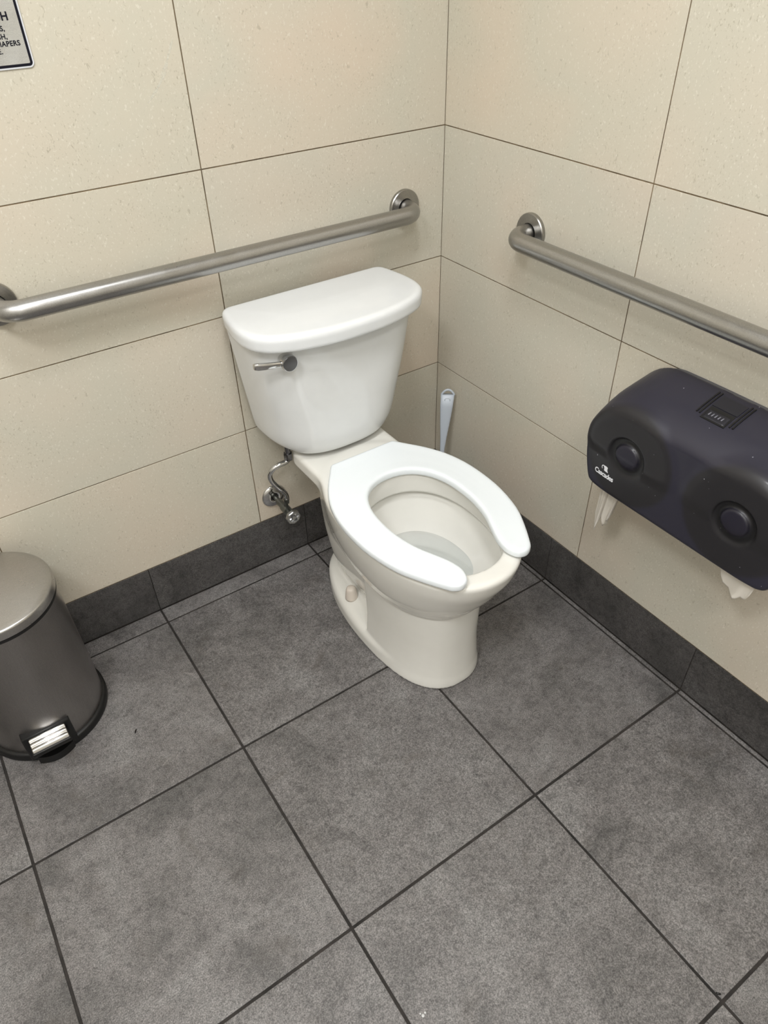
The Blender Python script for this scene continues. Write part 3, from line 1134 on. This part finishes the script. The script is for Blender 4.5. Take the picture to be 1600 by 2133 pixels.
from_bm('printed_mark', bm, M['ink'], disp, smooth=False)

# ------------------------------------------------------------------ tissue tails
def sheet(name, rows, label, thick=0.0003):
    """rows: list of polylines (top to bottom) of equal length"""
    bm = bmesh.new()
    g = [[bm.verts.new(p) for p in r] for r in rows]
    for a, b in zip(g[:-1], g[1:]):
        for i in range(len(a) - 1):
            bm.faces.new((a[i], a[i + 1], b[i + 1], b[i]))
    o = from_bm(name, bm, M['tissue'], label=label, category='toilet paper', group='loose tissue ends')
    md = o.modifiers.new('solid', 'SOLIDIFY')
    md.thickness = thick
    return o

random.seed(7)
rows = []
nr, ncol = 16, 21
for i in range(nr + 1):
    t = i / nr
    r = []
    for j in range(ncol + 1):
        q = j / ncol
        left = np.interp(q, [0, 0.12, 0.30, 0.42, 0.50, 0.62, 0.80, 1.0], [0.105, 0.150, 0.142, 0.085, 0.092, 0.122, 0.120, 0.085])
        zz = 0.512 - (left + 0.003 * math.sin(q * 67)) * t
        y = -0.691 - 0.054 * q * (1 - 0.22 * t) + 0.004 * t
        x = -0.098 + 0.0055 * math.sin(q * 19) * (0.4 + 0.6 * t) + 0.003 * math.sin(q * 31 + 2 * t)
        r.append((x, y, zz))
    rows.append(r)
sheet('tissue_tail', rows, 'short white tissue tail hanging under the printed end of the dispenser')
rows = []
for i in range(15):
    t = i / 14
    r = []
    for j in range(25):
        q = j / 24
        y = -0.925 - 0.135 * q
        drop = float(np.interp(q, [0, 0.25, 0.5, 0.66, 0.79, 0.86, 0.93, 1.0], [0.004, 0.012, 0.026, 0.050, 0.056, 0.046, 0.046, 0.022])) + 0.002 * math.sin(q * 55)
        zz = 0.510 - (0.008 + drop) * t
        x = -0.112 + 0.016 * t * (1 - q) - 0.010 * t * q + 0.0045 * math.sin(q * 26 + 3 * t) * t
        r.append((x, y, zz))
    rows.append(r)
sheet('tissue_tail', rows, 'crumpled white tissue tail poking out below the near end of the dispenser')

# ================================================================== TOILET BRUSH
tb = empty('toilet_brush', (-0.075, -0.112, 0.0), label='pale grey plastic toilet brush standing in the corner behind the toilet', category='brush')
bm = bmesh.new()
secs = []
hz = [(0.055, .0080, .0070), (0.14, .0070, .0055), (0.20, .0068, .0050), (0.225, .0066, .0050), (0.26, .0090, .0055), (0.31, .0140, .0062), (0.355, .0176, .0066), (0.392, .0186, .0068)]
for k, (zz, a, b_) in enumerate(hz):
    lean = (zz - 0.055) / 0.345
    cx, cy = 0.046 * lean, 0.026 * lean
    secs.append([(cx + 0, cy, zz, a, b_)])
dirx = Vector((0.80, -0.60, 0)).normalized()     # width direction (faces the camera)
dirn = Vector((-0.60, -0.80, 0)).normalized()
R = []
for s in secs:
    cx, cy, zz, a, b_ = s[0]
    ring = []
    for i in range(20):
        an = 2 * math.pi * i / 20
        c_, s_ = math.cos(an), math.sin(an)
        p = Vector((cx, cy, zz)) + dirx * (a * math.copysign(abs(c_) ** 0.8, c_)) + dirn * (b_ * math.copysign(abs(s_) ** 0.8, s_))
        ring.append(bm.verts.new(p))
    R.append(ring)
for a, b in zip(R[:-1], R[1:]):
    for i in range(20):
        j = (i + 1) % 20
        bm.faces.new((a[i], a[j], b[j], b[i]))
bm.faces.new(R[0]); bm.faces.new(list(reversed(R[-1])))
from_bm('handle', bm, M['brush'], tb)
# hanging loop: little triangular arch on top of the handle
top = Vector((0.046, 0.026, 0.392))
arch = [top + dirx * a + Vector((0, 0, h)) for a, h in ((-0.0172, -0.002), (-0.0155, 0.003), (-0.009, 0.0105), (-0.003, 0.0140), (0.003, 0.0140), (0.009, 0.0105), (0.0155, 0.003), (0.0172, -0.002))]
from_bm('hanging_loop', tube_bm([tuple(p) for p in catmull([tuple(a) for a in arch], 4)], 0.0030, 10), M['brush'], tb)
# embossed oval just under the loop
bm = lathe_bm([(0.0062, 0.0), (0.0088, 0.0), (0.0084, 0.0012), (0.0066, 0.0012)], 28, 'Z', cap=False)
mat_r = Matrix((( dirx.x, 0, dirn.x), (dirx.y, 0, dirn.y), (0, 1, 0)))
for v in bm.verts:
    v.co = mat_r @ Vector((v.co.x, v.co.y * 0.75, v.co.z)) + Vector((0.044, 0.025, 0.379)) + dirn * 0.0066
from_bm('oval_emboss', bm, M['brush'], tb)
from_bm('holder', lathe_bm([(0.046, 0.001), (0.047, 0.010), (0.040, 0.085), (0.037, 0.085), (0.042, 0.012), (0.0, 0.010)], 40, cap=False), M['brush'], tb)
from_bm('brush_head', lathe_bm([(0.0, 0.014), (0.024, 0.016), (0.031, 0.03), (0.031, 0.06), (0.022, 0.078), (0.007, 0.082), (0.0, 0.082)], 24), M['bristle'], tb)

# ================================================================== TRASH CAN
cx, cy = -1.246, -0.150
can = empty('trash_can', (cx, cy, 0), label='round stainless steel pedal trash can by the back wall, cut off at the frame edge', category='trash can')
RB, RT = 0.1265, 0.1215
from_bm('body', lathe_bm([(0.0, 0.016), (RB, 0.016), (RB, 0.10), (RT + 0.002, 0.30), (RT, 0.362), (0.0, 0.362)], 96), M['can'], can)
sharp(can.children[-1] if can.children else bpy.data.objects['body'], 30)
sharp(from_bm('base_ring', lathe_bm([(0.0, 0.001), (RB + 0.0075, 0.001), (RB + 0.0085, 0.004), (RB + 0.0078, 0.019), (RB + 0.0045, 0.022), (RB - 0.002, 0.022), (0.0, 0.021)], 96), M['black'], can), 50)
sharp(from_bm('gasket', lathe_bm([(0.0, 0.360), (RT + 0.0025, 0.360), (RT + 0.0032, 0.364), (RT + 0.0025, 0.3675), (0.0, 0.3675)], 96), M['black'], can), 40)
dome = [(RT + 0.0010, 0.3675), (RT + 0.0030, 0.3685), (RT + 0.0030, 0.3850), (RT + 0.0018, 0.3885), (RT - 0.0010, 0.3905)]
for k in range(1, 13):
    r = (RT - 0.001) * (1 - k / 12)
    dome.append((r, 0.3905 + 0.013 * (1 - (r / (RT - 0.001)) ** 2)))
sharp(from_bm('lid', lathe_bm([(0.0, 0.3675)] + dome, 96), M['canlid'], can), 50)
# pedal housing and pedal, facing the room
PX = -0.0125
hs = box_bm(PX - 0.050, PX + 0.050, -RB - 0.0045, -RB + 0.03, 0.012, 0.090, 0.002)
bmf = bmesh.new()          # curved foot under the pedal
arc = [(PX - 0.038, -RB + 0.02)] + [(PX - 0.038 + 0.076 * i / 12, -RB - 0.002 - 0.020 * math.sin(math.pi * (0.12 + 0.76 * i / 12))) for i in range(13)] + [(PX + 0.038, -RB + 0.02)]
f0 = [bmf.verts.new((x, y, 0.0012)) for x, y in arc]
f1 = [bmf.verts.new((x, y, 0.022)) for x, y in arc]
for i in range(len(arc)):
    j = (i + 1) % len(arc)
    bmf.faces.new((f0[i], f0[j], f1[j], f1[i]))
bmf.faces.new(f0); bmf.faces.new(list(reversed(f1)))
bm = join_bm(hs, bmf)
sharp(from_bm('pedal_housing', bm, M['black'], can), 40)
bm = bmesh.new()
# ridged pedal plate, profile runs outwards and down
prof = []
N_ = 26
for i in range(N_ + 1):
    t = i / N_
    yy = -RB - 0.003 - 0.031 * t
    zz = 0.084 - 0.012 * t
    zz += 0.0030 * abs(math.sin(t * math.pi * 3.0 + 0.1)) ** 0.7
    if t < 0.06 or t > 0.94:
        zz -= 0.0015
    prof.append((yy, zz))
A = []
for y_, z_ in prof:
    A.append([bm.verts.new((x, y_, z_ - (0.0012 if abs(x) > 0.035 else 0))) for x in (-0.0375, -0.036, -0.033, 0.033, 0.036, 0.0375)])
Bv = [[bm.verts.new((x, y_, z_ - 0.005)) for x in (-0.0375, 0.0375)] for y_, z_ in prof]
for a, b in zip(A[:-1], A[1:]):
    for i in range(5):
        bm.faces.new((a[i], a[i + 1], b[i + 1], b[i]))
for a, b, c, d in zip(A[:-1], A[1:], Bv[:-1], Bv[1:]):
    bm.faces.new((a[0], b[0], d[0], c[0]))
    bm.faces.new((a[-1], c[1], d[1], b[-1]))
    bm.faces.new((c[0], d[0], d[1], c[1]))
bm.faces.new((A[0][0], A[0][1], A[0][2], A[0][3], A[0][4], A[0][5], Bv[0][1], Bv[0][0]))
bm.faces.new((A[-1][5], A[-1][4], A[-1][3], A[-1][2], A[-1][1], A[-1][0], Bv[-1][0], Bv[-1][1]))
ped_o = from_bm('pedal', bm, M['pedal'], can, loc=(PX, 0, 0))
tr = box_bm(PX - 0.0405, PX + 0.0405, -RB - 0.0385, -RB + 0.01, 0.058, 0.0705, 0.003, 2)
from_bm('pedal_arm', tr, M['black'], can)

# ================================================================== SIGN
SX, SZ = -0.8445, 1.2395
SW, SH = 0.205, 0.255
sign = empty('restroom_sign', (SX - SW / 2, 0, SZ), label='silver wall notice with navy border and lettering, cut off at the upper frame corner', category='sign')
def round_rect(w, h, r, n=8):
    out = []
    for cx_, cz_, a0 in ((w / 2 - r, h - r, 0), (-w / 2 + r, h - r, 90), (-w / 2 + r, r, 180), (w / 2 - r, r, 270)):
        for i in range(n + 1):
            a = math.radians(a0 + 90 * i / n)
            out.append((cx_ + r * math.cos(a), cz_ + r * math.sin(a)))
    return out
def plate(name, outer, inner, y0, y1, mat, parent):
    bm = bmesh.new()
    o0 = [bm.verts.new((x, y0, z_)) for x, z_ in outer]
    o1 = [bm.verts.new((x, y1, z_)) for x, z_ in outer]
    n = len(outer)
    for i in range(n):
        j = (i + 1) % n
        bm.faces.new((o0[i], o0[j], o1[j], o1[i]))
    if inner is None:
        bm.faces.new(o0); bm.faces.new(list(reversed(o1)))
    else:
        i0 = [bm.verts.new((x, y0, z_)) for x, z_ in inner]
        i1 = [bm.verts.new((x, y1, z_)) for x, z_ in inner]
        for i in range(n):
            j = (i + 1) % n
            bm.faces.new((o0[i], i0[i], i0[j], o0[j]))
            bm.faces.new((o1[i], o1[j], i1[j], i1[i]))
            bm.faces.new((i0[i], i1[i], i1[j], i0[j]))
    return from_bm(name, bm, mat, parent, smooth=False)
plate('plate', round_rect(SW, SH, 0.008), None, -0.0002, -0.0022, M['signp'], sign)
def inset(d):
    return [(x, z_ + d) for x, z_ in round_rect(SW - 2 * d, SH - 2 * d, max(0.0015, 0.008 - d))]
plate('edge_line', inset(0.0002), inset(0.0024), -0.0022, -0.0024, M['signedge'], sign)
plate('border', inset(0.0024), inset(0.0062), -0.0022, -0.0025, M['navy'], sign)
def sign_line(body, xr, zbase, cap, bold):
    """text whose right end is at world x = xr"""
    me = text_mesh(body, cap / 0.70, bold, 1.06, 'RIGHT')
    c = np.zeros(len(me.vertices) * 3)
    me.vertices.foreach_get('co', c)
    c = c.reshape(-1, 3)
    c[:, 0] -= c[:, 0].max()
    out = np.stack([c[:, 0] + xr - (SX - SW / 2), np.full(len(c), -0.0026), c[:, 1] + zbase - SZ], 1)
    me.vertices.foreach_set('co', out.ravel())
    me.materials.clear()
    return link('lettering', me, M['navy'], sign, smooth=False)
sign_line('FLUSH', -0.8650, 1.3040, 0.0108, 0.00045)
sign_line('TOWELS,', -0.8745, 1.2905, 0.0068, 0.00028)
sign_line('TRASH,', -0.8740, 1.2800, 0.0068, 0.00028)
sign_line('DIAPERS', -0.8575, 1.2705, 0.0068, 0.00028)
sign_line('PLEASE.', -0.8870, 1.2610, 0.0068, 0.00028)

# ================================================================== SMALL BITS ON THE FLOOR
def crumb(name, x, y, length, r, rot, label, mat, bend=0.0):
    pts = [(-length / 2 + length * i / 8, bend * (1 - (2 * i / 8 - 1) ** 2), 0) for i in range(9)]
    rad = [r * math.sqrt(max(0.06, 1 - (2 * i / 8 - 1) ** 4)) for i in range(9)]
    o = from_bm(name, tube_bm(pts, rad, 12), mat, loc=(x, y, r), label=label, category='debris')
    o.rotation_euler = (0, 0, rot)
    return o
crumb('floor_crumb', -1.097, -0.3265, 0.0115, 0.0016, math.atan2(0.015, 0.010), 'tiny shiny black crumb on the floor tile near the trash can', M['crumb'], 0.0007)
crumb('floor_crumb', -0.4575, -1.3945, 0.008, 0.0017, 2.2, 'tiny black crumb in the floor joint by the lower right frame corner', M['crumb'], 0.001)
for k, (dx, dy, r) in enumerate([(0, 0, 0.0026), (0.006, 0.002, 0.0018), (-0.003, 0.005, 0.0014)]):
    pass
bm = bmesh.new()
for dx, dy, r in [(0, 0, 0.0030), (0.0055, 0.0015, 0.0020), (-0.002, 0.0048, 0.0016)]:
    b2 = lathe_bm([(0, 0), (r, 0), (r * 0.85, r * 0.22), (r * 0.5, r * 0.38), (0, r * 0.42)], 16)
    for v in b2.verts:
        v.co += Vector((dx, dy, 0))
    me_ = bpy.data.meshes.new('t'); b2.to_mesh(me_); b2.free(); bm.from_mesh(me_); bpy.data.meshes.remove(me_)
from_bm('water_droplet', bm, M['paintfleck'], loc=(-0.888, -1.137, 0.0), label='small glossy clear droplet spot on the floor at the bottom frame edge', category='droplet')
